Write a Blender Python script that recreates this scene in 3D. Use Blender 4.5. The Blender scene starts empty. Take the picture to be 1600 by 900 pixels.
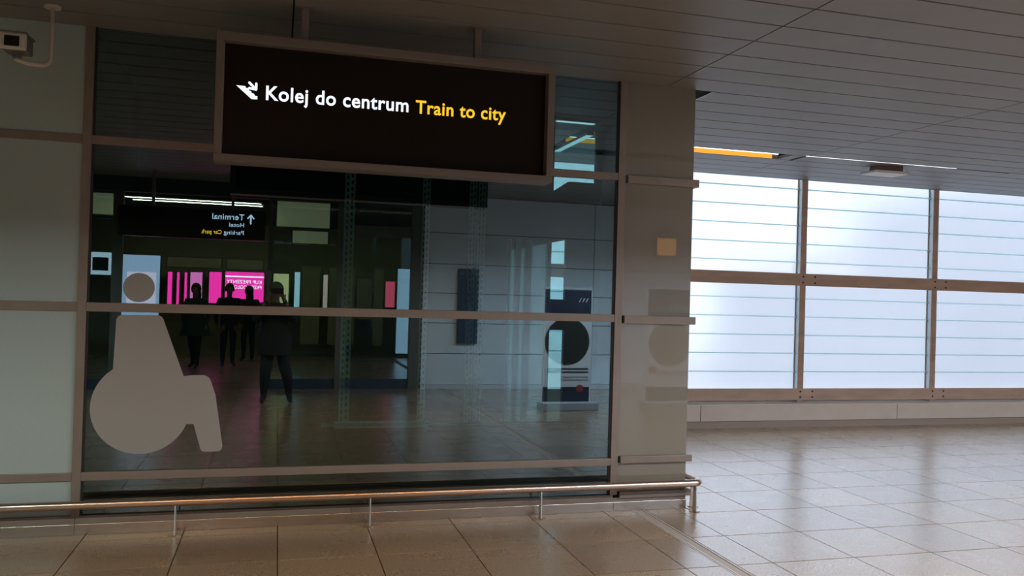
import bpy, bmesh, math, random
from mathutils import Vector, Matrix
random.seed(7)
S = bpy.context.scene
COL = S.collection

# ------------------------------------------------------------------ camera
YAW, PITCH, ROLL = 0.272174, 0.008797, 0.028690
fw = Vector((math.sin(YAW)*math.cos(PITCH), math.cos(YAW)*math.cos(PITCH), math.sin(PITCH)))
r0 = Vector((math.cos(YAW), -math.sin(YAW), 0)); u0 = r0.cross(fw)
rr = math.cos(ROLL)*r0 + math.sin(ROLL)*u0; uu = -math.sin(ROLL)*r0 + math.cos(ROLL)*u0
cam = bpy.data.cameras.new('camera'); camo = bpy.data.objects.new('camera', cam); COL.objects.link(camo)
cam.sensor_width = 36; cam.lens = 1310.5/1600*36; cam.clip_start = 0.05
M = Matrix.Identity(4)
for i in range(3):
    M[i][0], M[i][1], M[i][2] = rr[i], uu[i], -fw[i]
M[2][3] = 1.565
camo.matrix_world = M; S.camera = camo

# ------------------------------------------------------------------ world (overcast sky), exposure
SKY = 3.15
w = bpy.data.worlds.new('overcast_sky'); S.world = w; w.use_nodes = True
bg = w.node_tree.nodes['Background']; bg.inputs[0].default_value = (0.86, 0.92, 1.0, 1); bg.inputs[1].default_value = SKY
S.view_settings.view_transform = 'Standard'; S.view_settings.look = 'None'
S.view_settings.gamma = 1; S.view_settings.use_curve_mapping = False
S.view_settings.exposure = 0.0
S.cycles.caustics_reflective = False; S.cycles.sample_clamp_indirect = 2.0

# ------------------------------------------------------------------ materials
MAT = {}
def pm(name, col, rough=.5, metal=0, coat=0, coat_rough=.05, spec=.5, emit=None, estr=0, noise=0, nscale=20, nstretch=(1,1,1), bump=0):
    m = bpy.data.materials.new(name); m.use_nodes = True; nt = m.node_tree; b = nt.nodes['Principled BSDF']
    b.inputs['Base Color'].default_value = (*col, 1); b.inputs['Roughness'].default_value = rough
    b.inputs['Metallic'].default_value = metal; b.inputs['Coat Weight'].default_value = coat
    b.inputs['Coat Roughness'].default_value = coat_rough; b.inputs['Specular IOR Level'].default_value = spec
    if emit:
        b.inputs['Emission Color'].default_value = (*emit, 1); b.inputs['Emission Strength'].default_value = estr
    if noise or bump:
        g = nt.nodes.new('ShaderNodeNewGeometry'); mp = nt.nodes.new('ShaderNodeMapping'); mp.inputs['Scale'].default_value = nstretch
        n = nt.nodes.new('ShaderNodeTexNoise'); n.inputs['Scale'].default_value = nscale; n.inputs['Detail'].default_value = 4
        nt.links.new(g.outputs['Position'], mp.inputs[0]); nt.links.new(mp.outputs[0], n.inputs['Vector'])
        if noise:
            rp = nt.nodes.new('ShaderNodeMapRange'); rp.inputs['From Min'].default_value = .3; rp.inputs['From Max'].default_value = .7
            rp.inputs['To Min'].default_value = 1-noise; rp.inputs['To Max'].default_value = 1+noise
            mx = nt.nodes.new('ShaderNodeVectorMath'); mx.operation = 'SCALE'; mx.inputs[0].default_value = col
            nt.links.new(n.outputs['Fac'], rp.inputs['Value']); nt.links.new(rp.outputs[0], mx.inputs['Scale'])
            nt.links.new(mx.outputs[0], b.inputs['Base Color'])
        if bump:
            bp = nt.nodes.new('ShaderNodeBump'); bp.inputs['Strength'].default_value = bump; bp.inputs['Distance'].default_value = .01
            nt.links.new(n.outputs['Fac'], bp.inputs['Height']); nt.links.new(bp.outputs[0], b.inputs['Normal'])
    MAT[name] = m; return m

def emission(name, col, s):
    m = pm(name, (0.02, 0.02, 0.02), .4, emit=col, estr=s); m.cycles.emission_sampling = 'FRONT'; return m

def granite(name, col):
    m = pm(name, col, .16, spec=.5); nt = m.node_tree; b = nt.nodes['Principled BSDF']; L = nt.links
    g = nt.nodes.new('ShaderNodeNewGeometry')
    n1 = nt.nodes.new('ShaderNodeTexNoise'); n1.inputs['Scale'].default_value = 85; n1.inputs['Detail'].default_value = 3
    n2 = nt.nodes.new('ShaderNodeTexVoronoi'); n2.inputs['Scale'].default_value = 90
    n3 = nt.nodes.new('ShaderNodeTexNoise'); n3.inputs['Scale'].default_value = 4
    for n in (n1, n2, n3): L.new(g.outputs['Position'], n.inputs['Vector'])
    cr = nt.nodes.new('ShaderNodeValToRGB'); e = cr.color_ramp.elements
    e[0].position = .32; e[0].color = (col[0]*.60, col[1]*.60, col[2]*.60, 1); e[1].position = .66; e[1].color = (col[0]*1.2, col[1]*1.2, col[2]*1.2, 1)
    x = e.new(.5); x.color = (*col, 1)
    L.new(n1.outputs['Fac'], cr.inputs[0])
    hs = nt.nodes.new('ShaderNodeHueSaturation'); oi = nt.nodes.new('ShaderNodeObjectInfo')
    mr = nt.nodes.new('ShaderNodeMapRange'); mr.inputs['To Min'].default_value = .84; mr.inputs['To Max'].default_value = 1.14
    L.new(oi.outputs['Random'], mr.inputs['Value']); L.new(mr.outputs[0], hs.inputs['Value'])
    mx = nt.nodes.new('ShaderNodeMixRGB'); mx.blend_type = 'MULTIPLY'; mx.inputs[0].default_value = .16
    L.new(cr.outputs[0], mx.inputs[1]); L.new(n2.outputs['Color'], mx.inputs[2])
    bw = nt.nodes.new('ShaderNodeRGBToBW'); L.new(n2.outputs['Color'], bw.inputs[0]); L.new(bw.outputs[0], mx.inputs[2])
    L.new(mx.outputs[0], hs.inputs['Color']); L.new(hs.outputs[0], b.inputs['Base Color'])
    b.inputs['IOR'].default_value = 2.0; b.inputs['Coat Weight'].default_value = 1; b.inputs['Coat IOR'].default_value = 1.8; b.inputs['Coat Roughness'].default_value = .26
    rg = nt.nodes.new('ShaderNodeMapRange'); rg.inputs['To Min'].default_value = .23; rg.inputs['To Max'].default_value = .33
    L.new(n3.outputs['Fac'], rg.inputs['Value']); L.new(rg.outputs[0], b.inputs['Roughness'])
    bp = nt.nodes.new('ShaderNodeBump'); bp.inputs['Strength'].default_value = .02; bp.inputs['Distance'].default_value = .002
    L.new(n1.outputs['Fac'], bp.inputs['Height']); L.new(bp.outputs[0], b.inputs['Normal'])
    return m

def glass(name, tint, refl, rough=0.0):
    m = bpy.data.materials.new(name); m.use_nodes = True; nt = m.node_tree; nt.nodes.remove(nt.nodes['Principled BSDF'])
    out = nt.nodes['Material Output']; t = nt.nodes.new('ShaderNodeBsdfTransparent'); t.inputs[0].default_value = (*tint, 1)
    g = nt.nodes.new('ShaderNodeBsdfGlossy'); g.inputs[0].default_value = (.80, .93, 1.0, 1); g.inputs['Roughness'].default_value = rough
    lw = nt.nodes.new('ShaderNodeLayerWeight'); lw.inputs[0].default_value = .25
    mr = nt.nodes.new('ShaderNodeMapRange'); mr.inputs['To Min'].default_value = refl; mr.inputs['To Max'].default_value = 1
    mx = nt.nodes.new('ShaderNodeMixShader')
    nt.links.new(lw.outputs['Fresnel'], mr.inputs[0]); nt.links.new(mr.outputs[0], mx.inputs[0])
    nt.links.new(t.outputs[0], mx.inputs[1]); nt.links.new(g.outputs[0], mx.inputs[2]); nt.links.new(mx.outputs[0], out.inputs[0])
    MAT[name] = m; return m

def frosted(name, col, clear=.5, rough=.5):
    m = bpy.data.materials.new(name); m.use_nodes = True; nt = m.node_tree; nt.nodes.remove(nt.nodes['Principled BSDF'])
    out = nt.nodes['Material Output']; t = nt.nodes.new('ShaderNodeBsdfTranslucent'); t.inputs[0].default_value = (*col, 1)
    g = nt.nodes.new('ShaderNodeBsdfRefraction'); g.inputs['Color'].default_value = (*col, 1); g.inputs['Roughness'].default_value = rough; g.inputs['IOR'].default_value = 1.25
    mx = nt.nodes.new('ShaderNodeMixShader'); mx.inputs[0].default_value = clear
    gl = nt.nodes.new('ShaderNodeBsdfGlossy'); gl.inputs['Roughness'].default_value = .12
    m2 = nt.nodes.new('ShaderNodeMixShader'); m2.inputs[0].default_value = .06
    nt.links.new(t.outputs[0], mx.inputs[1]); nt.links.new(g.outputs[0], mx.inputs[2]); nt.links.new(mx.outputs[0], m2.inputs[1])
    nt.links.new(gl.outputs[0], m2.inputs[2]); nt.links.new(m2.outputs[0], out.inputs[0])
    MAT[name] = m; return m

granite('granite', (.36, .238, .138))
pm('grout', (.075, .06, .05), .8)
pm('ceiling_plank', (.215, .21, .208), .5, noise=.05, nscale=3)
pm('ceiling_void', (.015, .015, .015), .9)
pm('frame', (.24, .195, .165), .42, metal=.35, noise=.06, nscale=8)
pm('panel_green', (.36, .44, .44), .28, coat=.6, coat_rough=.18, noise=.03, nscale=120)
pm('panel_beige', (.19, .168, .128), .35, coat=1.0, coat_rough=.02)  # same glass as the green panels, warm light put into the beige
MAT['panel_beige'].node_tree.nodes['Principled BSDF'].inputs['Coat IOR'].default_value = 1.62
pm('steel', (.52, .46, .41), .26, metal=1, noise=.1, nscale=10, nstretch=(.4, 4, 30))
pm('rail_steel', (.62, .47, .38), .27, metal=1)
pm('alu', (.74, .80, .83), .3, metal=.8)
pm('beam_paint', (.60, .44, .36), .5, metal=0, noise=.14, nscale=5, nstretch=(.5, 1, 2))  # same steel as the web, warm lamp light put into the brown
pm('web', (.50, .58, .62), .5, metal=.4)
pm('joint_metal', (.66, .62, .58), .35, metal=.2)
pm('bolt', (.07, .055, .05), .5, metal=.6)
pm('sill_paint', (.82, .74, .70), .4, noise=.04, nscale=4)
pm('kick', (.45, .37, .32), .45)
pm('dark', (.018, .02, .022), .5)
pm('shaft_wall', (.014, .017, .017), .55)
pm('galvanised', (.70, .74, .70), .45)
pm('sign_face', (.017, .012, .010), .22, spec=.12)
pm('sign_frame', (.20, .17, .15), .45, metal=.2)
pm('white_plastic', (.62, .58, .53), .4)
pm('grey_plastic', (.12, .12, .12), .4)
pm('lens', (.008, .008, .01), .08)
pm('film', (.30, .285, .27), .5, spec=.3)
pm('wall_white', (.76, .85, .97), .4)
pm('blue_box', (.035, .055, .09), .35)
pm('banner_white', (.66, .69, .76), .5)
pm('banner_navy', (.02, .025, .05), .5)
pm('banner_disc', (.022, .022, .02), .5)
pm('banner_grey', (.34, .36, .42), .5)
pm('banner_red', (.30, .05, .06), .5)
pm('banner_olive', (.25, .22, .18), .5)
pm('olive_wall', (.36, .34, .20), .6)
pm('hall_dark', (.11, .115, .10), .6)
pm('coat_dark', (.005, .005, .006), .8); pm('coat_green', (.012, .03, .018), .8)
pm('trousers', (.007, .008, .010), .8); pm('shoe', (.02, .018, .016), .5)
pm('skin', (.20, .12, .085), .5); pm('hair', (.02, .014, .01), .6); pm('phone', (.02, .02, .025), .2)
pm('green_cap', (.03, .05, .012), .8)
pm('ground', (.26, .23, .22), .9); pm('far_building', (.20, .23, .28), .8)
pm('outer_wall', (.32, .30, .29), .7)
pm('brown_metal', (.21, .13, .09), .5)  # shade on the emergency lamp's sides, put into a brown colour
emission('led_white', (.92, .96, 1), 2.5)
emission('led_cool', (.75, .95, 1), 1.2)
emission('led_warm', (1, .57, .26), 60)
emission('led_hallwarm', (1, .86, .74), 60)
emission('led_day', (.78, 1, .98), 125)
emission('led_neutral', (.74, .87, 1), 190)
emission('led_orange', (1, .38, .035), 1.25)
emission('led_hall', (1, .93, .62), 34)
emission('txt_white', (.80, .88, 1), 1.35)
emission('txt_amber', (1, .58, .02), 1.1)
emission('txt_white2', (.70, .84, 1), 2.4)
emission('txt_amber2', (1, .55, .02), 3.2)
emission('pink', (1, .03, .34), 4.2)
emission('pink_pale', (1, .22, .58), 2.6)
emission('screen_blue', (.50, .66, .86), 1.7)
emission('screen_pinkish', (.85, .72, .86), 2.2)
emission('screen_white', (.75, .88, 1), 2.0)
emission('shop_yellow', (.95, .82, .38), 1.8)
pm('shop_cream', (.80, .74, .42), .5, emit=(.85, .80, .45), estr=.38)  # emission stands in for lamp light falling on the cream fascias
emission('shop_cyan', (.6, .9, .95), 2.2)
emission('shop_peach', (1, .66, .50), 1.6)
emission('shop_red', (1, .10, .18), 2.2)
emission('txt_ad', (1, .85, .95), 4.5)
emission('lamp_amber', (1, .48, .14), 2.0)
glass('shaft_glass', (.56, .74, .75), .15)
glass('door_glass', (.86, .92, .9), .03)
frosted('frosted_pane', (.87, .90, .95), .55, .30)
frosted('glass_edge', (.78, .95, .97), .12, .3)
frosted('frosted_strip', (.55, .60, .58), .2, .4)

# ------------------------------------------------------------------ helpers
def wloc(o):
    v = Vector((0, 0, 0))
    while o is not None:
        v = v + o.location; o = o.parent
    return v
def link(o, parent=None, origin=None):
    COL.objects.link(o)
    if parent is not None:
        o.parent = parent
    if origin is not None:
        o.location = Vector(origin) - (wloc(parent) if parent is not None else Vector((0, 0, 0)))
    return o
def mo(name, verts, faces, mat, parent=None, origin=None, smooth=False):
    vs = [Vector(v) for v in verts]
    if origin is None:
        lo = [min(v[i] for v in vs) for i in range(3)]; hi = [max(v[i] for v in vs) for i in range(3)]
        origin = Vector(((lo[0]+hi[0])/2, (lo[1]+hi[1])/2, lo[2]))
    else: origin = Vector(origin)
    me = bpy.data.meshes.new(name); me.from_pydata([v-origin for v in vs], [], faces)
    bm = bmesh.new(); bm.from_mesh(me); bmesh.ops.recalc_face_normals(bm, faces=bm.faces); bm.to_mesh(me); bm.free()
    me.materials.append(MAT[mat])
    if smooth:
        for f in me.polygons: f.use_smooth = True
    return link(bpy.data.objects.new(name, me), parent, origin)
BF = [(0, 3, 2, 1), (4, 5, 6, 7), (0, 1, 5, 4), (1, 2, 6, 5), (2, 3, 7, 6), (3, 0, 4, 7)]
def bv(x0, x1, y0, y1, z0, z1):
    return [(x0, y0, z0), (x1, y0, z0), (x1, y1, z0), (x0, y1, z0), (x0, y0, z1), (x1, y0, z1), (x1, y1, z1), (x0, y1, z1)]
CACHE = {}
def box(name, x0, x1, y0, y1, z0, z1, mat, parent=None, bevel=0.0):
    key = (name, round(x1-x0, 4), round(y1-y0, 4), round(z1-z0, 4), mat, bevel)
    org = Vector(((x0+x1)/2, (y0+y1)/2, z0))
    if key in CACHE:
        return link(bpy.data.objects.new(name, CACHE[key]), parent, org)
    o = mo(name, bv(x0, x1, y0, y1, z0, z1), BF, mat, parent, org)
    if bevel:
        bm = bmesh.new(); bm.from_mesh(o.data)
        bmesh.ops.bevel(bm, geom=bm.edges[:], offset=bevel, segments=2, affect='EDGES', profile=.5); bm.to_mesh(o.data); bm.free()
    CACHE[key] = o.data
    return o
def prism(name, poly, y0, y1, mat, parent=None, axis='Y'):
    """poly in (x,z) extruded along Y (axis Y), or (x,y) along Z (axis Z), or (y,z) along X"""
    n = len(poly)
    f = {'Y': lambda a, b, t: (a, t, b), 'Z': lambda a, b, t: (a, b, t), 'X': lambda a, b, t: (t, a, b)}[axis]
    vs = [f(a, b, y0) for a, b in poly]+[f(a, b, y1) for a, b in poly]
    fs = [tuple(range(n)), tuple(range(2*n-1, n-1, -1))]+[(i, (i+1) % n, n+(i+1) % n, n+i) for i in range(n)]
    return mo(name, vs, fs, mat, parent)
def disc(name, cx, cz, r, y0, y1, mat, parent=None, n=40, sx=1.0):
    return prism(name, [(cx+sx*r*math.cos(2*math.pi*i/n), cz+r*math.sin(2*math.pi*i/n)) for i in range(n)], y0, y1, mat, parent)
def zcyl(name, cx, cy, r, z0, z1, mat, parent=None, n=20):
    return prism(name, [(cx+r*math.cos(2*math.pi*i/n), cy+r*math.sin(2*math.pi*i/n)) for i in range(n)], z0, z1, mat, parent, 'Z')
def tube(name, pts, r, mat, parent=None, n=16):
    pts = [Vector(p) for p in pts]; vs = []; fs = []; up = None
    for i, p in enumerate(pts):
        t = (pts[min(i+1, len(pts)-1)]-pts[max(i-1, 0)]).normalized()
        if up is None:
            up = Vector((0, 0, 1)) if abs(t.z) < .9 else Vector((1, 0, 0))
        up = (up-t*up.dot(t)).normalized(); s = t.cross(up)
        for k in range(n):
            a = 2*math.pi*k/n; vs.append(p+(up*math.cos(a)+s*math.sin(a))*r)
    for i in range(len(pts)-1):
        for k in range(n):
            fs.append((i*n+k, i*n+(k+1) % n, (i+1)*n+(k+1) % n, (i+1)*n+k))
    fs.append(tuple(range(n))); fs.append(tuple(range((len(pts)-1)*n, len(pts)*n)))
    return mo(name, vs, fs, mat, parent, smooth=True)
def empty(name, loc):
    o = bpy.data.objects.new(name, None); o.empty_display_size = .1; COL.objects.link(o); o.location = loc; return o
def tag(o, label, cat, group=None):
    o['label'] = label; o['category'] = cat
    if group: o['group'] = group
    return o
def struct(o, label=None):
    o['kind'] = 'structure'
    if label: o['label'] = label
    return o
def text(name, s, x, z, y, h, width, mat, parent, facing=-1, bold=.03):
    """lettering: left end at x, baseline z, on the plane y; facing -1 reads from -Y, +1 reads from +Y"""
    c = bpy.data.curves.new(name, 'FONT'); c.body = s; c.size = 1; c.offset = bold; c.extrude = .01; c.resolution_u = 6; c.space_character = 1.06
    t = bpy.data.objects.new(name, c); COL.objects.link(t)
    dg = bpy.context.evaluated_depsgraph_get(); me = bpy.data.meshes.new_from_object(t.evaluated_get(dg))
    bpy.data.objects.remove(t); bpy.data.curves.remove(c)
    xs = [v.co.x for v in me.vertices]; x0, x1 = min(xs), max(xs)
    sx = width/(x1-x0); sz = h/.729
    for v in me.vertices:
        a = (v.co.x-x0)*sx; b = v.co.y*sz; d = v.co.z*.15
        v.co = (a, -d, b) if facing < 0 else (-a, d, b)
    me.materials.clear(); me.materials.append(MAT[mat])
    if name != 'letter':
        o = link(bpy.data.objects.new(name, me), parent, (x, y, z)); o['kind'] = 'stuff'; return o
    bm = bmesh.new(); bm.from_mesh(me); bm.verts.ensure_lookup_table(); seen = set(); isl = []
    for v in bm.verts:
        if v.index in seen: continue
        stack = [v]; seen.add(v.index); comp = []
        while stack:
            q = stack.pop(); comp.append(q.index)
            for e in q.link_edges:
                n = e.other_vert(q)
                if n.index not in seen: seen.add(n.index); stack.append(n)
        xs = [me.vertices[i].co.x for i in comp]; isl.append([min(xs), max(xs), set(comp)])
    bm.free(); isl.sort(key=lambda a: a[0]); grp = []
    for a in isl:
        if grp and min(a[1], grp[-1][1])-max(a[0], grp[-1][0]) > .5*min(a[1]-a[0], grp[-1][1]-grp[-1][0]):
            q = grp[-1]; q[0] = min(q[0], a[0]); q[1] = max(q[1], a[1]); q[2] |= a[2]
        else: grp.append(a)
    for x0, x1, ids in grp:
        order = sorted(ids); mp = {k: i for i, k in enumerate(order)}; xm = (x0+x1)/2
        m2 = bpy.data.meshes.new(name)
        m2.from_pydata([me.vertices[k].co-Vector((xm, 0, 0)) for k in order], [], [[mp[k] for k in f.vertices] for f in me.polygons if f.vertices[0] in ids])
        m2.materials.append(MAT[mat]); link(bpy.data.objects.new(name, m2), parent, (x+xm, y, z))

D = 5.756      # glazed front of the lift block
DB = 7.52      # its rear
XC = 3.01      # its right-hand corner
CZ = 3.17      # ceiling
FY = 9.46      # face of the window posts
TP = .575
# ------------------------------------------------------------------ floor
def fl(name, x0, x1, y0, y1, z0, z1, mat): return box(name, x0, x1, y0, y1, z0, z1, mat)
floor = struct(box('floor', -7.2, 21.1, -9.5, 9.6, -.12, -.006, 'grout'), 'brown speckled granite tile floor, polished, with thin dark joints')
GX0, GX1 = 2.572, 2.677
g = .0034
stuffv, stufff = [], []
def add_tile(x0, x1, y0, y1, own):
    x0 += g; x1 -= g; y0 += g*1.5; y1 -= g*1.5
    if x1-x0 < .02 or y1-y0 < .02: return
    if own:
        box('tile', x0, x1, y0, y1, -.012, 0, 'granite', floor)
    else:
        n = len(stuffv); stuffv.extend(bv(x0, x1, y0, y1, -.012, 0)); stufff.extend([tuple(n+i for i in f) for f in BF])
for i in range(-13, 37):
    x0 = .045+TP*i; x1 = x0+TP
    for j in range(-25, 9):
        y0 = 4.445+TP*j; y1 = min(y0+TP, 9.58)
        if y0 < -9.4 or x0 < -7.2: continue
        own = (4.0 > i-0 and i >= -4 and -2 <= j <= 2) or (4 <= i <= 18 and -2 <= j <= 8)
        segs = [(x0, x1)] if not (x0 < GX0 < x1) else [(x0, GX0), (GX1, x1)]
        for a, b in segs:
            if y0 < D < y1 and a < XC: # tile cut by the block front
                add_tile(a, min(b, XC), y0, D-.004, own)
                if b > XC: add_tile(XC+.005, b, y0, y1, own)
            elif y0 >= D and y0 < DB and a < XC:
                if b > XC: add_tile(XC+.005, b, y0, y1, own)
            else: add_tile(a, b, y0, y1, own)
st = mo('tile_field', stuffv, stufff, 'granite', floor, origin=(0, 0, 0)); st['kind'] = 'stuff'
# movement joint let into the floor
ej = tag(empty('expansion_joint', (2.62, 0, 0)), 'narrow metal floor expansion joint running out from the glazed block', 'floor joint')
box('joint_base', GX0, GX1, -1.9, D-.01, -.011, -.006, 'dark', ej)
for a, b, z, m in ((GX0, GX0+.010, .001, 'joint_metal'), (GX0+.016, GX0+.028, .0015, 'joint_metal'), (GX0+.034, GX1-.024, -.001, 'kick'), (GX1-.018, GX1-.006, .0015, 'joint_metal')):
    box('joint_rail' if m == 'joint_metal' else 'joint_insert', a, b, -1.9, D-.01, -.006, z, m, ej)

# ------------------------------------------------------------------ ceiling of linear planks
ceiling = struct(box('ceiling', -7.2, 21.1, -9.5, 9.6, CZ+.16, CZ+.26, 'ceiling_void'), 'grey linear plank ceiling with dark joints')
PW = .305; PX = 2.735
XJ = [-8.165+PX*k for k in range(9)]
for k in range(-21, 18):
    y0 = 4.26+PW*k; y1 = y0+PW
    if k == 17: y1 = 9.5
    for xa, xb in zip(XJ[:-1], XJ[1:]):
        xa = max(xa, -7.15); xb = min(xb, 12.85)
        if xb <= xa: continue
        if k == 12 and 2.7 < xa < 5.4: continue          # open light trough
        ya, yb = y0, y1
        if k == 12 and 5.4 < xa < 8.1: ya = y0+.03        # slot left open along its near edge
        if k == 5 and 2.7 < xa < 5.4: xa = 3.17           # notch beside the block corner
        if k == -5 and xa > 2.7: continue
        if k == -10: continue                             # lamp trough over the walkway
        box('plank', xa+.005, xb-.005, ya+.008, yb-.008, CZ, CZ+.03, 'ceiling_plank', ceiling)
pf = box('plank_field', 12.86, 21.0, -9.4, 9.5, CZ, CZ+.03, 'ceiling_plank', ceiling); pf['kind'] = 'stuff'
box('plank', 5.33, 5.465, 7.928, 8.217, CZ, CZ+.03, 'ceiling_plank', ceiling)
# recess liners
box('trough_wall', 2.74, 8.2, 8.222, 8.228, CZ+.03, CZ+.158, 'ceiling_plank', ceiling)
box('trough_wall', 2.74, 8.2, 7.91, 7.916, CZ+.03, CZ+.158, 'ceiling_plank', ceiling)
box('notch_edge', 3.165, 3.17, 5.79, 6.09, CZ-.002, CZ+.12, 'alu', ceiling)
def linear_lamp(name, label, x0, x1, yc, z, mat, axis='X', wd=.05):
    t = tag(empty(name, ((x0+x1)/2, yc, z)), label, 'ceiling light')
    if axis == 'X':
        box('housing', x0-.02, x1+.02, yc-wd/2-.008, yc+wd/2+.008, z+.004, z+.03, 'alu', t)
        box('diffuser', x0, x1, yc-wd/2, yc+wd/2, z, z+.008, mat, t)
    else:
        box('housing', yc-wd/2-.008, yc+wd/2+.008, x0-.02, x1+.02, z+.004, z+.03, 'alu', t)
        box('diffuser', yc-wd/2, yc+wd/2, x0, x1, z, z+.008, mat, t)
    return t

# ------------------------------------------------------------------ enclosing walls
for nm, a in dict(wall_left=(-7.3, -7.15, -9.4, 9.6), wall_right=(21.0, 21.15, -9.4, 9.6), wall_back=(-7.3, 21.1, -9.55, -9.4)).items():
    struct(box(nm, *a, -.12, CZ+.26, 'outer_wall' if nm != 'wall_back' else 'olive_wall'))
struct(box('wall_rear', -7.2, .27, 9.45, 9.6, 0, CZ+.26, 'outer_wall'))

# ------------------------------------------------------------------ window front with louvred frosted panes
win = struct(empty('window_1', (6.5, 9.55, 0)), 'tall frosted glass louvre wall between steel posts')
posts = [6.553+2.0625*k for k in range(-3, 8)]
zl = [.44]+[.677+.2379*k for k in range(11)]+[3.20]
GYp = FY+.10
for i, xp in enumerate(posts):
    po = box('post', xp-.043, xp+.043, FY, FY+.012, .28, CZ+.02, 'beam_paint', win)
    box('post_web', xp-.040, xp+.040, FY+.012, FY+.12, .28, CZ+.02, 'web', win)
for b0, b1 in zip(posts[:-1], posts[1:]):
    for k in range(len(zl)-1):
        vs = bv(b0+.03, b1-.03, GYp, GYp+.008, zl[k]+.004, zl[k+1]-.004)
        vs = [(x, y+(-.014 if z < zl[k]+.05 else .0), z) for x, y, z in vs]    # each louvre leans out at the foot
        mo('pane', vs, BF, 'frosted_pane', win)
    for gx in (b0+.043, b1-.052):
        box('gasket', gx, gx+.009, GYp-.022, GYp-.012, .44, CZ+.02, 'kick', win)
    for z in zl[1:-1]:
        box('glazing_bar', b0+.04, b1-.04, GYp-.045, GYp+.010, z-.005, z+.005, 'glass_edge', win, bevel=.002)
        for xx in (b0+.043, b1-.055):
            box('louvre_clip', xx, xx+.012, GYp-.03, GYp-.015, z-.014, z+.008, 'kick', win)
for z0, z1 in ((1.797, 1.955), (.318, .470)):
    bm_ = box('beam', .3, 21.0, FY-.02, FY, z0, z1, 'beam_paint', win, bevel=.003)
    for xp in posts:
        for dx in (-.012, .165):
            for zz in (z0+.04, z1-.04):
                disc('bolt', xp+dx, zz, .012, FY-.028, FY-.019, 'bolt', bm_, 10)
trim = struct(empty('trim_1', (6.5, 9.36, 0)), 'white painted sill box under the frosted window wall')
xs = [.3, 2.13, 5.02, 7.88, 10.74, 13.6, 16.46, 21.0]
for a, b in zip(xs[:-1], xs[1:]):
    box('sill_panel', a+.004, b-.004, 9.25, 9.62, .088, .290, 'sill_paint', trim, bevel=.004)
box('kick_plate', .3, 21.0, 9.275, 9.6, 0, .088, 'kick', trim)
# the upstand behind the posts, closing the gap below the panes
box('upstand', .3, 21.0, FY+.09, FY+.15, .28, .45, 'sill_paint', trim)
# outside: apron and neighbouring buildings, seen only as blurs through the frosted glass
struct(box('ground', -40, 60, 9.7, 70, -3.2, -3.0, 'ground'))
for a, b, c, d, h, lab in ((5.0, 7.2, 24, 30, 4.2, 'low grey building beyond the frosted panes at left'), (14.5, 19, 20, 26, 2.7, 'grey building block beyond the frosted panes, mid window'), (23, 40, 22, 30, 5.6, 'taller blue grey building beyond the frosted panes at right')):
    t = tag(empty('far_building', ((a+b)/2, (c+d)/2, -3)), lab, 'building')
    box('wall', a, b, c, d, -3, h, 'far_building', t); box('roof', a-.2, b+.2, c-.2, d+.2, h, h+.3, 'kick', t)

# ------------------------------------------------------------------ glazed lift block
blk = struct(empty('wall_front', (1.0, D, 0)), 'glazed front of the lift block with metal transoms')
ZT = [(2.437, 2.490), (1.390, 1.446), (.334, .386)]
GX = (-1.145, 2.395)
for xa, xb in ((-1.197, -1.145), (2.395, 2.452)):
    box('mullion', xa, xb, D-.012, D+.05, .118, CZ, 'frame', blk, bevel=.002)
for z0, z1 in ZT:
    box('transom', GX[0], GX[1], D-.010, D+.045, z0, z1, 'frame', blk, bevel=.002)
zs = [.118]+[v for z in reversed(ZT) for v in z]+[CZ]
for k in range(0, len(zs), 2):
    box('pane', GX[0]+.002, GX[1]-.002, D+.012, D+.018, zs[k], zs[k+1], 'shaft_glass', blk)
    for nm, (a, b) in {'gasket': (GX[0], GX[0]+.012)}.items():
        box('gasket', a, b, D+.004, D+.011, zs[k], zs[k+1], 'dark', blk)
    box('gasket', GX[1]-.014, GX[1], D+.004, D+.011, zs[k], zs[k+1], 'dark', blk)
# left opaque glass panels
for k in range(0, len(zs), 2):
    for xa, xb in ((-2.35, -1.197), (-3.55, -2.40), (-4.75, -3.60), (-5.95, -4.80), (-7.15, -6.0)):
        box('panel', xa+.002, xb-.002, D+.004, D+.03, zs[k], zs[k+1], 'panel_green', blk)
for xa, xb in ((-2.40, -2.35), (-3.60, -3.55), (-4.80, -4.75), (-6.0, -5.95)):
    box('mullion', xa, xb, D-.012, D+.05, .118, CZ, 'frame', blk, bevel=.002)
for z0, z1 in ZT:
    box('transom', -7.15, -1.197, D-.008, D+.04, z0, z1, 'frame', blk, bevel=.002)
# right opaque glass panels, rails run past the corner
ZR = [(2.420, 2.478), (1.383, 1.440), (.352, .402), (.096, .142)]
zr = [.0]+[v for z in reversed(ZR) for v in z]+[CZ]
for k in range(2, len(zr), 2):
    box('panel', 2.455, XC, D+.002, D+.03, zr[k], zr[k+1], 'panel_beige', blk)
for z0, z1 in ZR:
    box('transom', 2.465, XC+.036, D-.028, D+.002, z0, z1, 'frame', blk, bevel=.002)
for k in range(2, len(zr), 2):
    box('panel', XC-.03, XC, D+.032, DB, zr[k], zr[k+1], 'panel_beige', blk)
box('side_backing', XC-.045, XC-.031, D+.032, DB, 0, CZ, 'dark', blk)
for z0, z1 in ZR:
    box('transom', XC, XC+.034, D+.004, DB, z0, z1, 'frame', blk, bevel=.002)
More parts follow.
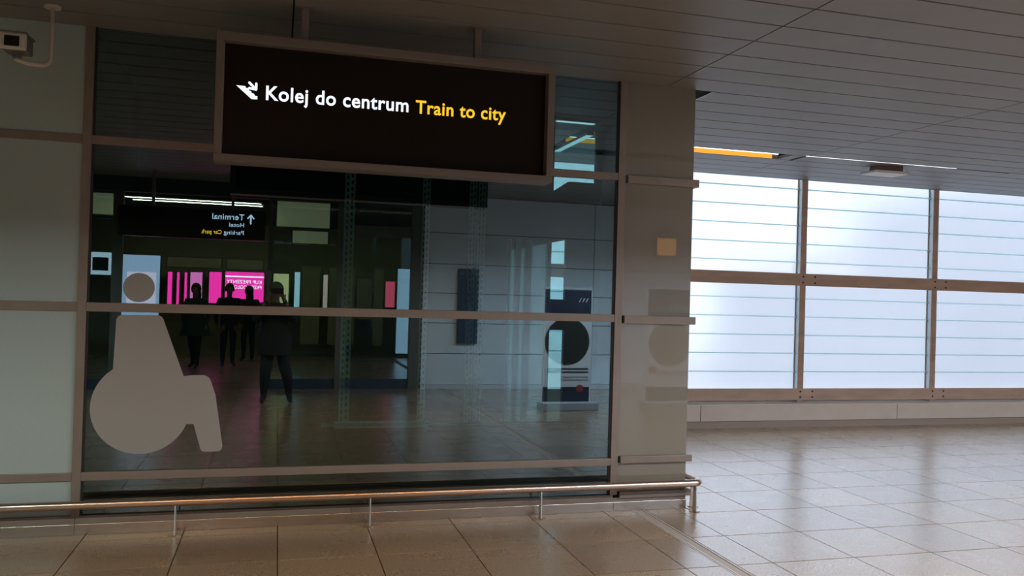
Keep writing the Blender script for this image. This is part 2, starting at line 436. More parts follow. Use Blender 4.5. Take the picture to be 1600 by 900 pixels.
# plinth
base = struct(empty('baseboard_front', (0, D, 0)), 'stepped brushed steel plinth along the foot of the glazed block')
for xa, xb in ((-7.15, -3.6), (-3.6, -1.17), (-1.17, .52), (.52, 2.42), (2.42, XC)):
    box('plinth_lower', xa+.001, xb-.001, D-.022, D+.05, .0, .068, 'steel', base, bevel=.002)
    box('plinth_upper', xa+.001, xb-.001, D-.010, D+.05, .068, .118 if xb < 2.5 else .096, 'frame', base)
box('plinth_lower', XC-.02, XC+.012, D+.05, DB, 0, .068, 'steel', base)
# shaft inside
shaft = struct(empty('wall_shaft', (1, DB, 0)), 'dark rear wall of the lift shaft behind the glass')
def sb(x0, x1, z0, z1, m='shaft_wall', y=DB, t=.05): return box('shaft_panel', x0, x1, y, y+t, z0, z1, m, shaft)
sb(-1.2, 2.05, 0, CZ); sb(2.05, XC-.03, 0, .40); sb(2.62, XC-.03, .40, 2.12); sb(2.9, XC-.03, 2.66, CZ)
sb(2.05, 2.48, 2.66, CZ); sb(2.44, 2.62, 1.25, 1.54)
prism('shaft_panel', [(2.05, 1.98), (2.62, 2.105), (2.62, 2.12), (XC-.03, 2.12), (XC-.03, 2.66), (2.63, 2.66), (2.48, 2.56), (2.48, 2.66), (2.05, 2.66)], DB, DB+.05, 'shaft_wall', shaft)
for xa, xb in ((2.075, 2.12), (2.17, 2.215), (2.275, 2.43)):
    box('side_light', xa, xb, DB+.01, DB+.02, .40, 2.09, 'frosted_strip', shaft)
for xa, xb in ((2.05, 2.075), (2.12, 2.17), (2.215, 2.275), (2.43, 2.465)):
    box('jamb', xa, xb, DB-.03, DB+.04, .40, 2.09, 'galvanised', shaft)
box('pane', 2.465, 2.62, DB+.02, DB+.028, .40, 2.1, 'door_glass', shaft)
box('pane', 2.48, 2.9, DB+.02, DB+.028, 2.56, CZ, 'door_glass', shaft)
box('ledge', .4, 2.9, DB-.06, DB, .375, .40, 'galvanised', shaft)
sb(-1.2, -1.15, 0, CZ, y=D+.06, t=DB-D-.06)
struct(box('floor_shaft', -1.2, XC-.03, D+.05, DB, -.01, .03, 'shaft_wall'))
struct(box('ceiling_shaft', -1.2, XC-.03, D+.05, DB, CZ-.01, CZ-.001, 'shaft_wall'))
# slotted steel uprights inside the shaft
def slotted(name, label, cols, z0, z1, y, horiz=False):
    """cols: list of (x0,x1) flanges, each with two rows of slots"""
    t = tag(empty(name, (cols[0][0], y, z0)), label, 'steel strut')
    for (a, b) in cols:
        vs, fs = [], []
        def q(x0, x1, u0, u1):
            n = len(vs); vs.extend(bv(x0, x1, y, y+.004, u0, u1)); fs.extend([tuple(n+i for i in f) for f in BF])
        wd = b-a; c = [a, a+wd*.20, a+wd*.38, a+wd*.62, a+wd*.80, b]; per = .055
        if not horiz:
            q(c[0], c[1], z0, z1); q(c[2], c[3], z0, z1); q(c[4], c[5], z0, z1)
            z = z0
            while z < z1-.02:
                q(c[1], c[2], z, z+.022); q(c[3], c[4], z+.012, z+.034); z += per
        else:
            h = z1-z0; q(a, b, z0, z0+h*.3); q(a, b, z1-h*.3, z1); x = a
            while x < b-.02:
                q(x, x+.022, z0+h*.3, z1-h*.3); x += per
        mo('slotted_flange', vs, fs, 'galvanised', t)
    return t
slotted('slotted_strut', 'perforated steel upright behind the glass, left of the three', [(.535, .625)], .42, 3.1, DB-.14)
slotted('slotted_strut', 'slim perforated steel upright behind the glass, middle of the three', [(1.215, 1.285)], .42, 3.1, DB-.14)
slotted('slotted_strut', 'double perforated steel upright behind the glass, right of the three', [(1.64, 1.712), (1.722, 1.795)], .42, 3.1, DB-.14)
slotted('slotted_rail', 'horizontal perforated steel rail joining the uprights near the shaft floor', [(.5, 1.32)], .375, .435, DB-.15, True)
linear_lamp('shaft_lamp', 'short cool tube light on the shaft ceiling, right of the hanging sign', 2.34, 2.69, 7.06, CZ-.05, 'led_cool')
linear_lamp('slot_lamp', 'cool slot light running lengthwise on the ceiling behind the lift shaft', 7.62, 8.6, 2.86, CZ-.04, 'led_cool', 'Y', .06)

# ------------------------------------------------------------------ ceiling lamps
tl = tag(empty('trough_lamp', (4.0, 8.21, CZ)), 'orange lit panel inside the ceiling trough beside the block corner', 'ceiling light')
box('housing', 2.8, 5.325, 8.205, 8.219, CZ+.001, CZ+.09, 'ceiling_plank', tl)
box('diffuser', 2.82, 5.24, 8.195, 8.205, CZ+.001, CZ+.048, 'led_orange', tl)
box('light_line', 2.82, 5.32, 8.193, 8.205, CZ+.049, CZ+.056, 'led_white', tl)
linear_lamp('trough_lamp', 'thin white light line in the ceiling slot before the frosted windows', 5.5, 7.5, 7.9375, CZ+.004, 'led_white', 'X', .018)
for i, (a, b, m) in enumerate(((-7.0, -2.2, 'led_day'), (-2.0, 3.0, 'led_warm'), (3.2, 7.9, 'led_neutral'), (8.1, 12.7, 'led_neutral'))):  # all but the warm lamp are unseen fill added to brighten the interior
    linear_lamp('walkway_lamp', ['cool white lamp in the left stretch of the walkway ceiling trough', 'warm lamp in the walkway ceiling trough above the photographer', 'neutral lamp in the walkway ceiling trough over the roll-up banners', 'neutral lamp in the walkway ceiling trough at its right end'][i], a, b, 1.3625, CZ+.06, m, 'X', .10)
for i, (a, b) in enumerate(((4.75, 8.1), (8.3, 12.8))):  # unseen lamps added to lift the window beams, sill and hall floor
    linear_lamp('hall_trough_lamp', ['warm white ceiling trough lamp over the open hall, nearer the block', 'warm white ceiling trough lamp over the open hall, farther from the block'][i], a, b, 2.8875, CZ+.012, 'led_hallwarm', 'X', .10)
t = tag(empty('emergency_lamp', (6.72, 8.2, CZ)), 'small white box lamp with brown sides on the plank ceiling', 'emergency light')
box('housing', 6.60, 6.92, 8.12, 8.30, CZ-.055, CZ, 'brown_metal', t, bevel=.004)
box('diffuser', 6.50, 6.95, 8.06, 8.34, CZ-.085, CZ-.055, 'white_plastic', t, bevel=.008)

# ------------------------------------------------------------------ wheelchair pictogram on the glass
fy0, fy1 = D+.0090, D+.0115
pic = tag(empty('accessibility_pictogram', (-.8, D+.011, .49)), 'grey frosted film wheelchair user pictogram stuck on the shaft glass', 'pictogram')
disc('head', -.849, 1.547, .093, fy0, fy1, 'film', pic)
def arc(cx, cz, r, a0, a1, n, sx=1):
    return [(cx+sx*r*math.cos(math.radians(a0+(a1-a0)*i/n)), cz+r*math.sin(math.radians(a0+(a1-a0)*i/n))) for i in range(n+1)]
cx, cz, rw = -.815, .786, .295
a_end = math.degrees(math.atan2(1.028-cz, -.985-cx)); a_start = math.degrees(math.atan2(.676-cz, -.537-cx))
poly = arc(cx, cz, rw, a_start, a_end-360, 44)
poly += [(-.975, 1.33)]+arc(-.938, 1.333, .038, 180, 90, 5)+arc(-.735, 1.333, .04, 90, 25, 5)
poly += [(-.566, .985), (-.52, .991), (-.476, .992)]+arc(-.452, .936, .056, 85, 12, 6)+[(-.369, .862)]
poly += [(-.316, .53)]+arc(-.346, .525, .028, 0, -90, 4)+arc(-.425, .525, .028, -90, -160, 4)+[(-.497, .676)]
prism('body_and_wheel', poly, fy0, fy1, 'film', pic)

# ------------------------------------------------------------------ hanging direction sign
SX0, SX1, SZ0, SZ1, SY0, SY1 = -.364, 1.597, 2.259, 2.976, 4.87, 5.02
sg = tag(empty('hanging_sign', (.616, 4.95, SZ0)), 'black lit sign reading Kolej do centrum Train to city, hung from ceiling', 'sign')
fb = .042
box('frame_rail', SX0, SX1, SY0, SY1, SZ1-fb*1.2, SZ1, 'sign_frame', sg, bevel=.003)
box('frame_rail', SX0, SX1, SY0, SY1, SZ0, SZ0+fb, 'sign_frame', sg, bevel=.003)
box('frame_stile', SX0, SX0+fb, SY0, SY1, SZ0+fb, SZ1-fb*1.2, 'sign_frame', sg, bevel=.003)
box('frame_stile', SX1-fb, SX1, SY0, SY1, SZ0+fb, SZ1-fb*1.2, 'sign_frame', sg, bevel=.003)
box('face', SX0+fb, SX1-fb, 4.935, 4.945, SZ0+fb, SZ1-fb*1.2, 'sign_face', sg)
box('back_plate', SX0+fb, SX1-fb, SY1-.02, SY1-.004, SZ0+fb, SZ1-fb*1.2, 'dark', sg)
for xp in (.106, 1.118):
    pst = box('hanger', xp-.02, xp+.02, 4.92, 4.97, SZ1, CZ, 'sign_frame', sg)
    box('ceiling_plate', xp-.05, xp+.05, 4.89, 5.0, CZ-.008, CZ, 'sign_frame', pst)
text('letter', 'Kolej do centrum', -.097, 2.630, 4.934, .083, .808, 'txt_white', sg, -1, .016)
text('letter', 'Train to city', .754, 2.628, 4.934, .080, .553, 'txt_amber', sg, -1, .016)
st = [(-.257, 2.696), (-.209, 2.695), (-.207, 2.686), (-.191, 2.684), (-.189, 2.672), (-.177, 2.669), (-.175, 2.660), (-.161, 2.656), (-.158, 2.646), (-.143, 2.643), (-.143, 2.627), (-.174, 2.626)]
prism('stairs_icon', st, 4.931, 4.9345, 'txt_white', sg)
def stroke(name, a, b, wd, y0, y1, m, par):
    ax, az = a; bx, bz = b; L = math.hypot(bx-ax, bz-az); nx, nz = -(bz-az)/L*wd/2, (bx-ax)/L*wd/2
    ang = math.atan2(nz, nx)
    poly = [(ax+wd/2*math.cos(ang+math.pi*i/6), az+wd/2*math.sin(ang+math.pi*i/6)) for i in range(7)]
    poly += [(bx+wd/2*math.cos(ang+math.pi+math.pi*i/6), bz+wd/2*math.sin(ang+math.pi+math.pi*i/6)) for i in range(7)]
    return prism(name, poly, y0, y1, m, par)
stroke('arrow_icon', (-.188, 2.717), (-.153, 2.684), .013, 4.931, 4.9345, 'txt_white', sg)
stroke('arrow_icon', (-.151, 2.714), (-.151, 2.682), .013, 4.9305, 4.9340, 'txt_white', sg)
stroke('arrow_icon', (-.187, 2.686), (-.151, 2.682), .013, 4.9300, 4.9335, 'txt_white', sg)

# ------------------------------------------------------------------ bumper rail
br = tag(empty('bumper_rail', (0, 5.64, 0)), 'low tubular steel bumper rail along the foot of the glazed block', 'rail')
RZ, RY, RX = .208, 5.645, 3.09
pts = [(-7.1, RY, RZ), (-3, RY, RZ), (0, RY, RZ), (2, RY, RZ)]
pts += [(RX-.08+.08*math.sin(math.radians(a)), RY+.08-.08*math.cos(math.radians(a)), RZ) for a in range(0, 91, 10)]
pts += [(RX, 6.4, RZ), (RX, 7.5, RZ)]
pts += [(RX-.08+.08*math.cos(math.radians(a)), 7.62+.08*math.sin(math.radians(a)), RZ) for a in range(0, 91, 10)]
pts += [(2.4, 7.70, RZ), (.5, 7.70, RZ)]
tube('rail_tube', pts, .027, 'rail_steel', br, 20)
def rail_post(x, y, along):
    if along == 'X': p_ = prism('post', [(y-.028, .004), (y+.028, .004), (y+.02, RZ-.02), (y-.02, RZ-.02)], x-.004, x+.004, 'alu', br, 'X')
    else: p_ = prism('post', [(x-.028, .004), (x+.028, .004), (x+.02, RZ-.02), (x-.02, RZ-.02)], y-.004, y+.004, 'rail_steel', br, 'Y')
    zcyl('foot_plate', x, y, .040, 0, .006, 'rail_steel', p_)
for x in (-4.22, -3.0, -1.79, -.577, .636, 1.83, 3.035): rail_post(x, RY, 'X')
for y in (5.78, 6.9): rail_post(RX, y, 'Y')

# ------------------------------------------------------------------ surveillance camera on its ceiling bracket
cv = tag(empty('surveillance_camera', (-1.31, 5.42, CZ)), 'white boxed surveillance camera on a hooked tube from the ceiling', 'camera')
zcyl('ceiling_flange', -1.31, 5.42, .045, CZ-.012, CZ, 'white_plastic', cv)
hp = [(-1.31, 5.42, CZ-.01), (-1.31, 5.42, 3.0), (-1.31, 5.42, 2.90)]
hp += [(-1.36+.05*math.cos(math.radians(a)), 5.42-.03*(a/90), 2.865-.05*math.sin(math.radians(a))) for a in range(15, 91, 15)]
hp += [(-1.41, 5.33, 2.805), (-1.46, 5.29, 2.815)]
tube('bracket_tube', hp, .013, 'white_plastic', cv, 14)
box('tilt_head', -1.465, -1.43, 5.25, 5.30, 2.815, 2.845, 'grey_plastic', cv)
hb = box('housing', -1.508, -1.382, 5.195, 5.34, 2.842, 2.930, 'grey_plastic', cv, bevel=.010)
box('front_bezel', -1.514, -1.376, 5.172, 5.196, 2.838, 2.932, 'white_plastic', hb, bevel=.01)
box('sun_hood', -1.516, -1.374, 5.168, 5.35, 2.930, 2.940, 'grey_plastic', hb, bevel=.004)
box('lens_window', -1.484, -1.410, 5.168, 5.174, 2.856, 2.912, 'lens', hb)

# ------------------------------------------------------------------ opposite side of the walkway (seen mirrored in the glass)
OY = -2.0
ow = struct(empty('wall_opposite', (6, OY, 0)), 'white panelled wall facing the glazed block')
xs = [2.27, 5.23, 8.19, 11.15, 14.11, 17.07, 21.0]; zz = [.07, .58, 1.08, 1.57, 2.05, 2.56, CZ]
for a, b in zip(xs[:-1], xs[1:]):
    for c, d in zip(zz[:-1], zz[1:]):
        box('panel', a+.006, b-.006, OY-.03, OY, c+.006, d-.006, 'wall_white', ow)
box('backing', 2.27, 21.0, OY-.08, OY-.03, 0, CZ, 'dark', ow)
box('skirting', 2.27, 21.0, OY-.03, OY+.012, 0, .07, 'banner_white', ow)
ow2 = struct(box('wall_opposite_side', -7.15, -2.95, OY-.08, OY, 0, CZ, 'hall_dark'))
ibx = tag(empty('information_column', (3.02, OY, .75)), 'narrow dark blue display board on the white panelled wall, mirrored in glass', 'display board')
box('board', 2.85, 3.19, OY+.001, OY+.06, .75, 1.98, 'blue_box', ibx, bevel=.004)
for xx in (2.90, 3.14): disc('stud', xx, 1.90, .012, OY+.06, OY+.068, 'alu', ibx, 10)
df = struct(empty('door_1', (-.3, OY, 0)), 'dark framed glass doors opposite the block')
for a, b in ((-2.95, -2.80), (-2.38, -2.24), (-.16, -.10), (.90, 1.06), (2.07, 2.27)):
    box('jamb', a, b, OY-.1, OY, 0, 2.95, 'hall_dark', df)
box('header', -2.95, 2.27, OY-.1, OY, 2.95, CZ, 'dark', df)
for a, b in ((-.10, .90), (1.06, 2.07), (-2.80, -2.38)):
    box('bottom_rail', a, b, OY-.07, OY-.03, 0, .16, 'blue_box', df); box('pane', a, b, OY-.052, OY-.046, .16, 2.95, 'door_glass', df)
box('midrail', 1.06, 2.07, OY-.07, OY-.03, 2.45, 2.62, 'hall_dark', df)

# second hanging sign, reads from the lift side
t2 = tag(empty('hanging_sign', (-1.17, -1.0, 2.24)), 'black sign reading Terminal Hotel Parking Car park, mirrored in the glass', 'sign')
box('body', -2.14, -.20, -1.06, -1.0, 2.24, 2.66, 'sign_face', t2, bevel=.004)
for xp in (-1.7, -.65): box('hanger', xp-.02, xp+.02, -1.05, -1.01, 2.66, CZ, 'sign_frame', t2)
text('lettering', 'Terminal', -.49, 2.525, -.998, .085, .43, 'txt_white2', t2, 1, .01)
text('lettering', 'Hotel', -.49, 2.425, -.998, .06, .20, 'txt_white2', t2, 1, .01)
text('lettering', 'Parking', -.49, 2.315, -.998, .06, .27, 'txt_white2', t2, 1, .01)
text('lettering', 'Car park', -.79, 2.315, -.998, .06, .27, 'txt_amber2', t2, 1, .01)
stroke('arrow_icon', (-.40, 2.48), (-.40, 2.60), .02, -.999, -.996, 'txt_white2', t2)
stroke('arrow_icon', (-.44, 2.555), (-.40, 2.60), .02, -.9985, -.9955, 'txt_white2', t2)
stroke('arrow_icon', (-.36, 2.555), (-.40, 2.60), .02, -.998, -.995, 'txt_white2', t2)

# ------------------------------------------------------------------ terminal hall beyond those doors
for i, (x0, x1, y, z) in enumerate(((-2.6, -.32, -3.62, 3.02), (-2.4, -.3, -3.85, 3.0), (-3.5, 4.0, -7.0, 3.06))):  # the last, long strip is added to brighten the hall
    linear_lamp('hall_lamp', ['near strip light on the terminal hall ceiling, mirrored above the reversed sign', 'second strip light just behind the near one in the terminal hall', 'long strip light at the far end of the terminal hall ceiling'][i], x0, x1, y, z, 'led_hall', 'X', .05)
struct(box('ceiling_bulkhead', -7.15, 21.0, -6.75, -6.6, 2.86, CZ+.16, 'hall_dark'))  # baffle added to keep the far hall lamp out of the reflection
def lightbox(name, label, cat, x0, x1, z0, z1, y, face, frame='hall_dark', d=.08, bd=.02):
    t = tag(empty(name, ((x0+x1)/2, y, z0)), label, cat)
    box('case', x0-bd, x1+bd, y-d, y-.004, z0-bd, z1+bd, frame, t); box('lit_face', x0, x1, y-.004, y, z0, z1, face, t)
    return t
HY = -8.49
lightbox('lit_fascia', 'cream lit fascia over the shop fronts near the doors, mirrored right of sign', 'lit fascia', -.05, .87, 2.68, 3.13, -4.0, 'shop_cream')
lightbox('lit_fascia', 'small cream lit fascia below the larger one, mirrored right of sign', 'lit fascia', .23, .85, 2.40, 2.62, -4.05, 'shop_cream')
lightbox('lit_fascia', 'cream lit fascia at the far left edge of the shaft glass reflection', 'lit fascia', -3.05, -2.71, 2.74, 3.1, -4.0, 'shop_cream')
pk = lightbox('advertising_screen', 'bright pink screen reading Kup prezenty przed odlotem, mirrored in the glass', 'screen', -1.15, -.31, 1.23, 1.92, HY, 'pink')
text('lettering', 'KUP PREZENTY', -.36, 1.66, HY+.003, .08, .76, 'txt_ad', pk, 1, .01)
text('lettering', 'PRZED ODLOTEM', -.36, 1.54, HY+.003, .08, .78, 'txt_ad', pk, 1, .01)
box('white_band', -1.15, -.31, HY, HY+.003, 1.80, 1.83, 'txt_ad', pk)
lightbox('advertising_screen', 'plain pink screen left of the worded one', 'screen', -1.49, -1.23, 1.2, 1.90, HY, 'pink')
lightbox('advertising_screen', 'pale pink panel between the pink strips and the plain pink screen', 'screen', -1.89, -1.64, 1.15, 1.88, HY, 'pink_pale')
for i, (a, b) in enumerate(((-2.36, -2.27), (-2.17, -2.12), (-2.01, -1.96))):
    lightbox('pink_strip', ['leftmost and widest', 'middle', 'rightmost'][i]+' of three narrow pink light strips in the mirrored hall', 'light strip', a, b, 1.1, 1.87, HY, 'pink')
lightbox('lit_fascia', 'dim cream fascia over the pink strips', 'lit fascia', -2.38, -1.25, 1.99, 2.2, HY, 'olive_wall')
lightbox('lit_fascia', 'dim cream fascia over the worded pink screen', 'lit fascia', -1.12, -.34, 1.98, 2.2, HY, 'olive_wall')
lb = lightbox('poster_lightbox', 'pale blue lit poster behind the pictogram head', 'poster', -3.30, -2.53, .78, 2.22, HY, 'screen_blue')
box('poster_print', -3.20, -2.6, HY, HY+.003, 1.0, 1.85, 'screen_pinkish', lb)
tv = lightbox('wall_screen', 'white edged screen with dark picture at the left of the glass', 'screen', -3.95, -3.50, 1.76, 2.25, HY, 'screen_white')
box('dark_picture', -3.9, -3.58, HY, HY+.003, 1.85, 2.14, 'blue_box', tv)
lightbox('shop_window', 'yellow lit shop window behind the photographer', 'shop window', -.10, .24, 1.2, 1.91, HY, 'shop_yellow')
lightbox('shop_window', 'narrow cyan lit slot right of the photographer', 'shop window', .37, .49, 1.1, 1.96, HY, 'shop_cyan')
lightbox('shop_window', 'narrow peach lit slot right of the cyan one', 'shop window', 1.02, 1.12, 1.1, 1.92, HY, 'shop_peach')
lightbox('shop_window', 'thin peach lit slot beside the left perforated upright', 'shop window', 1.42, 1.48, 1.1, 1.85, HY, 'shop_peach')
lightbox('shop_window', 'dim cream shop door between the perforated uprights', 'shop window', 1.80, 2.15, .9, 1.86, HY, 'olive_wall')
lightbox('shop_window', 'red glowing sign between the middle uprights', 'shop window', 2.47, 2.69, 1.2, 1.81, HY, 'shop_red')
lightbox('shop_window', 'tall pale blue lit glass beside the red sign', 'shop window', 2.75, 3.08, .1, 2.12, HY, 'screen_blue')
for i, (a, b) in enumerate(((.53, .95), (1.15, 1.38), (1.52, 1.76), (2.2, 2.42))):
    box('wall_panel', a, b, HY-.1, HY-.02, .3, 2.1, 'olive_wall', bpy.data.objects['wall_back'])
# amber wall lamp on the opposite wall, mirrored in the beige panel
al = lightbox('wall_lamp', 'small amber wall lamp mirrored as an orange patch in the beige panel', 'wall lamp', 6.36, 6.72, 2.34, 2.64, OY+.09, 'lamp_amber', 'grey_plastic')

# roll-up banners
def banner(x0, x1, ztop, y, label, words, top):
    w_ = x1-x0
    t = tag(empty('rollup_banner', ((x0+x1)/2, y, 0)), label, 'banner')
    box('base', x0-.02, x1+.10, y-.12, y+.10, 0, .11, 'banner_grey', t, bevel=.01)
    box('sheet', x0, x1, y-.003, y, .11, ztop, 'banner_white', t)
    box('top_bar', x0, x1, y-.012, y+.008, ztop-.01, ztop+.015, 'alu', t)
    box('pole', (x0+x1)/2-.01, (x0+x1)/2+.01, y-.04, y-.02, .11, ztop, 'alu', t)
    box('dark_header', x0+.02, x1-.02, y, y+.002, 1.30, ztop-.02, 'banner_navy', t)
    disc('round_picture', (x0+x1)/2, .95, .325, y+.002, y+.004, 'banner_disc' if top else 'banner_olive', t, 36)
    box('dark_footer', x0+.02, x1-.02, y, y+.002, .12, .32, 'banner_navy', t)
    for s, xx, z, h, wd, m in words: text('lettering', s, xx, z, y+.002, h, wd, m, t, 1, 0)
    return t
b1 = banner(3.52, 4.24, 1.68, .56, 'roll-up banner with black disc, mirrored in the glass beside the mullion', (), True)
for k, z in enumerate((.56, .515, .45, .41)):
    box('print_line', 3.80 if k > 1 else 3.60, 4.2, .56, .563, z, z+.02, 'banner_grey' if k > 1 else 'banner_navy', b1)
disc('red_badge', 4.08, .30, .055, .562, .565, 'banner_red', b1, 20)
for k in range(3): stroke('slash_mark', (3.62+.05*k+.42, 1.50), (3.65+.05*k+.42, 1.55), .014, .562, .5635, 'banner_white', b1)
b2 = banner(5.05, 5.80, 1.73, .56, 'roll-up banner reading Dziękujemy, mirrored faintly in the beige panel', (('DZIĘKUJEMY', 5.76, .49, .06, .46, 'banner_grey'), ('EUROPY', 5.76, 1.42, .08, .36, 'banner_grey')), False)
disc('red_badge', 5.16, .57, .05, .562, .565, 'banner_red', b2, 20)

# ------------------------------------------------------------------ people
def person(label, loc, rotz, H, joints, edges, mats, regions, extras):
    """joints: name -> (x,y,z,r) in metres facing +Y; one skinned continuous body"""
    names = list(joints); idx = {n: i for i, n in enumerate(names)}
    me = bpy.data.meshes.new('body'); me.from_pydata([joints[n][:3] for n in names], [(idx[a], idx[b]) for a, b in edges], [])
    o = bpy.data.objects.new('body', me); COL.objects.link(o)
    m = o.modifiers.new('skin', 'SKIN'); m.use_smooth_shade = True
    sv = me.skin_vertices[0].data
    for n in names:
        q = joints[n]; sv[idx[n]].radius = (q[3], q[4] if len(q) > 4 else q[3]); sv[idx[n]].use_root = (n == 'pelvis')
    s = o.modifiers.new('sub', 'SUBSURF'); s.levels = 2; s.render_levels = 2
    dg = bpy.context.evaluated_depsgraph_get(); m2 = bpy.data.meshes.new_from_object(o.evaluated_get(dg))
    bpy.data.objects.remove(o)
    m2.materials.clear()
    for q in mats: m2.materials.append(MAT[q])
    for f in m2.polygons:
        f.use_smooth = True; f.material_index = regions(f.center)
    root = empty('person', loc); tag(root, label, 'person'); root.rotation_euler.z = rotz
    b = bpy.data.objects.new('body', m2); COL.objects.link(b); b.parent = root
    extras(root, joints)
    return root
def local(name, verts, faces, mat, parent, smooth=True):
    me = bpy.data.meshes.new(name); me.from_pydata(verts, [], faces); me.materials.append(MAT[mat])
    for f in me.polygons: f.use_smooth = smooth
    o = bpy.data.objects.new(name, me); COL.objects.link(o); o.parent = parent; return o
def ell(c, r, nu=16, nv=10, v0=0.0, v1=1.0, fn=None):
    vs, fs = [], []
    for j in range(nv+1):
        ph = math.pi*(v0+(v1-v0)*j/nv)
        for i in range(nu):
            th = 2*math.pi*i/nu; p = [math.sin(ph)*math.cos(th), math.sin(ph)*math.sin(th), math.cos(ph)]
            if fn: p = fn(p)
            vs.append((c[0]+r[0]*p[0], c[1]+r[1]*p[1], c[2]+r[2]*p[2]))
    for j in range(nv):
        for i in range(nu):
            fs.append((j*nu+i, (j+1)*nu+i, (j+1)*nu+(i+1) % nu, j*nu+(i+1) % nu))
    return vs, fs
def face_and_hair(root, J, hair='hair', long=False, hat=None):
    x, y, z = J['head'][:3]
    for s in (-1, 1):
        local('eye', *ell((x+s*.032, y+.088, z+.005), (.011, .008, .008), 8, 6), 'hair', root)
        local('ear', *ell((x+s*.079, y-.005, z-.005), (.012, .02, .032), 8, 6), 'skin', root)
    local('nose', *ell((x, y+.100, z-.022), (.014, .018, .026), 8, 6), 'skin', root)
    local('mouth', *ell((x, y+.088, z-.060), (.026, .008, .006), 8, 6), 'banner_red', root)
    def cut(p):   # leave the face free
        return [p[0], min(p[1], .45) if p[2] < .55 else p[1], p[2]]
    local('hair', *ell((x, y-.012, z+.022), (.092, .108, .118), 16, 10, 0, .62 if not long else .72, cut), hair, root)
    if long: local('hair_length', *ell((x, y-.06, z-.10), (.085, .05, .15)), hair, root)
    if hat:
        c = local('cap', *ell((x, y-.005, z+.035), (.10, .115, .105), 16, 8, 0, .5), hat, root)
        local('brim', *ell((x, y+.11, z+.045), (.075, .07, .012), 12, 6), hat, c)
def hand(J, E, side, wrist, dirv, out, curl):
    """palm, four unequal fingers and a thumb grown from the wrist"""
    w_ = Vector(J[wrist][:3]); d = Vector(dirv).normalized(); s = Vector(out).normalized(); c = Vector(curl).normalized()
    p = w_+d*.05; k = side+'palm'; J[k] = (*p, .026, .018); E.append((wrist, k))
    for i, (off, ln) in enumerate(((.027, .065), (.009, .075), (-.009, .07), (-.027, .055))):
        a = p+d*.035+s*off; b = a+d*ln*.5+c*.012; e = b+d*ln*.35+c*.03
        for n, q, r in ((f'{side}f{i}a', a, .0095), (f'{side}f{i}b', b, .009), (f'{side}f{i}c', e, .0075)): J[n] = (*q, r)
        E += [(k, f'{side}f{i}a'), (f'{side}f{i}a', f'{side}f{i}b'), (f'{side}f{i}b', f'{side}f{i}c')]
    a = p+s*.035-d*.01; b = a+s*.018+d*.03+c*.008; J[side+'ta'] = (*a, .011); J[side+'tb'] = (*b, .009)
    E += [(k, side+'ta'), (side+'ta', side+'tb')]
def skeleton(H, coat=0.0, arms=None, feet=None, leg=1.0):
    k = H/1.70; J = {}
    def a(n, x, y, z, r, r2=None): J[n] = (x*k, y*k, z*k, r*k, (r2 or r)*k)
    a('pelvis', 0, 0, .93, .150, .115); a('waist', 0, 0, 1.08, .140+coat, .105+coat); a('chest', 0, .01, 1.27, .160+coat, .115+coat)
    a('neck0', 0, 0, 1.41, .070, .065); a('neck', 0, .015, 1.47, .048); a('jaw', 0, .03, 1.535, .062, .070); a('head', 0, .03, 1.59, .076, .092); a('crown', 0, .02, 1.655, .062, .075)
    E = [('pelvis', 'waist'), ('waist', 'chest'), ('chest', 'neck0'), ('neck0', 'neck'), ('neck', 'jaw'), ('jaw', 'head'), ('head', 'crown')]
    for s, S_ in ((-1, 'l'), (1, 'r')):
        fx, fy = (feet or {-1: (-.10, 0), 1: (.10, 0)})[s]
        a(S_+'hip', s*.085, 0, .86, .098); a(S_+'knee', (s*.09+fx)/2, fy*.5+.03, .48, .066*leg); a(S_+'calf', fx*.9+s*.005, fy*.8-.01, .33, .060*leg)
        a(S_+'ankle', fx, fy-.02, .09, .045); a(S_+'ball', fx+s*.02, fy+.11, .035, .038, .034); a(S_+'toe', fx+s*.025, fy+.17, .03, .028, .024)
        E += [('pelvis', S_+'hip'), (S_+'hip', S_+'knee'), (S_+'knee', S_+'calf'), (S_+'calf', S_+'ankle'), (S_+'ankle', S_+'ball'), (S_+'ball', S_+'toe')]
        el, wr = (arms or {-1: ((-.25, -.03, 1.10), (-.24, .05, .88)), 1: ((.25, -.03, 1.10), (.24, .05, .88))})[s]
        a(S_+'sho', s*.185, 0, 1.365, .062+coat*.5); a(S_+'elb', *el, .047+coat*.4); a(S_+'wri', *wr, .030)
        E += [('chest', S_+'sho'), (S_+'sho', S_+'elb'), (S_+'elb', S_+'wri')]
    return J, E, k
def make_person(label, loc, rotz, H, mats, coat=.01, arms=None, feet=None, curls=None, hem=.8, leg=1.0, ext=None):
    J, E, k = skeleton(H, coat, arms, feet, leg)
    for s, S_ in ((-1, 'l'), (1, 'r')):
        c = (curls or {}).get(s, ((0, .1, -1), (0, 1, 0), (-s, 0, 0)))
        hand(J, E, S_, S_+'wri', *c)
    hands = [Vector(J[S_+'palm'][:3]) for S_ in 'lr']
    wr = [Vector(J[S_+'wri'][:3]) for S_ in 'lr']
    def reg(c):
        if c.z > 1.435*k and abs(c.x) < .12 and abs(c.y-.03) < .14 and min((c-h).length for h in hands) > .12: return 3
        if min((c-h).length for h in hands) < .062 or min((c-h).length for h in hands) < .15 and min((c-w_).length for w_ in wr) > .05 and (c-hands[0]).length+(c-hands[1]).length < 9 and any((c-h).length < (c-w_).length for h, w_ in zip(hands, wr)): return 3
        if c.z < .07*k: return 2
        if c.z < hem*k and abs(c.x) < .20: return 1
        return 0
    return person(label, loc, rotz, H, J, E, mats, reg, ext or (lambda r, J: face_and_hair(r, J)))
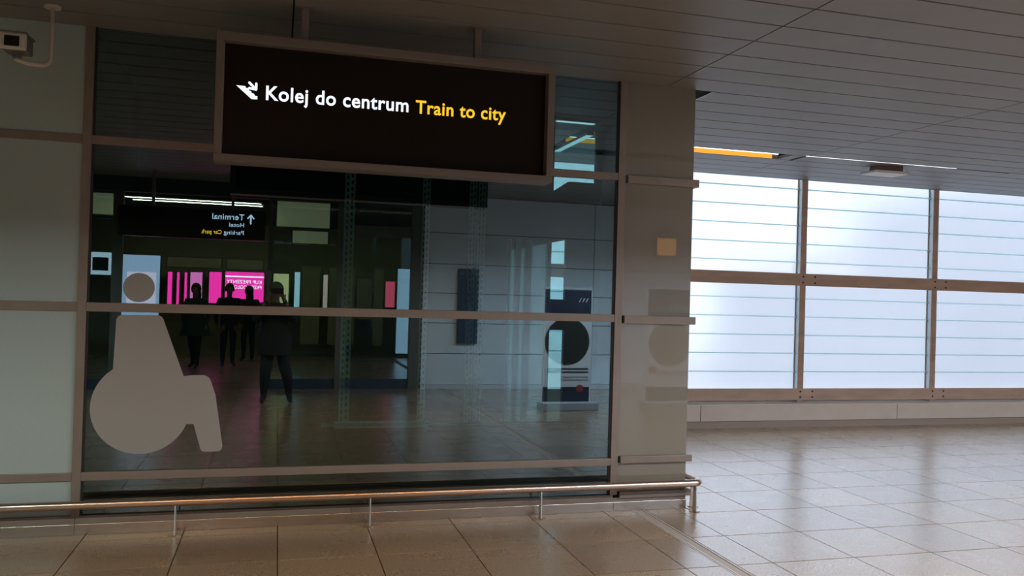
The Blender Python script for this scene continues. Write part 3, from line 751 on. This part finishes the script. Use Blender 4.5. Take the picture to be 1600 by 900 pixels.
def coat_skirt(root, J, z0, z1, r0, r1, mat):
    n = 18; vs = []; fs = []
    for z, r in ((z1, r1), ((z0+z1)/2, (r0+r1)/2), (z0, r0)):
        for i in range(n):
            a = 2*math.pi*i/n; vs.append((r*1.15*math.cos(a)*(1+.05*math.cos(5*a)), r*.85*math.sin(a), z))
    for j in range(2):
        for i in range(n): fs.append((j*n+i, j*n+(i+1) % n, (j+1)*n+(i+1) % n, (j+1)*n+i))
    local('coat_skirt', vs, fs, mat, root)
# the photographer, phone raised
def ph_ext(root, J):
    face_and_hair(root, J, hat='green_cap')
    coat_skirt(root, J, .66, .98, .195, .18, 'coat_dark')
PHL = (-.02, -.46, 0)
make_person('person in dark jacket and cap photographing the glass with a phone', PHL, 0, 1.63, ['coat_dark', 'trousers', 'shoe', 'skin'], .045,
    arms={-1: ((-.27, .10, 1.16), (-.115, .30, 1.47)), 1: ((.27, .10, 1.16), (.115, .30, 1.47))},
    feet={-1: (-.13, .05), 1: (.22, .0)},
    curls={-1: ((.35, .45, .75), (-.3, .1, .2), (1, .1, -.1)), 1: ((-.35, .45, .75), (.3, .1, .2), (-1, .1, -.1))}, hem=.85, leg=1.35, ext=ph_ext)
ph = tag(empty('phone', (0, -.055, 1.50)), 'black phone held up level by the photographer', 'phone')
box('case', -.082, .078, -.060, -.052, 1.50, 1.577, 'phone', ph, bevel=.003)
for xx in (-.065, -.045): disc('camera_lens', xx, 1.560, .007, -.052, -.050, 'lens', ph, 14)
# passers-by in the hall
def w_ext(root, J):
    face_and_hair(root, J, long=True); coat_skirt(root, J, .62, .98, .26, .17, 'coat_green')
make_person('person in long dark green coat walking in the mirrored hall', (-1.50, -5.6, 0), .3, 1.60, ['coat_green', 'trousers', 'shoe', 'skin'], .02, feet={-1: (-.10, -.16), 1: (.10, .14)}, ext=w_ext)
make_person('person in black jacket standing right of the green coated walker', (-.92, -6.0, 0), -.2, 1.62, ['coat_dark', 'trousers', 'shoe', 'skin'], .03, ext=lambda r, J: face_and_hair(r, J))
make_person('person in dark clothes farthest back, before the pink screen', (-.58, -7.2, 0), 2.8, 1.58, ['coat_dark', 'coat_dark', 'shoe', 'skin'], .03, ext=lambda r, J: face_and_hair(r, J, long=True))
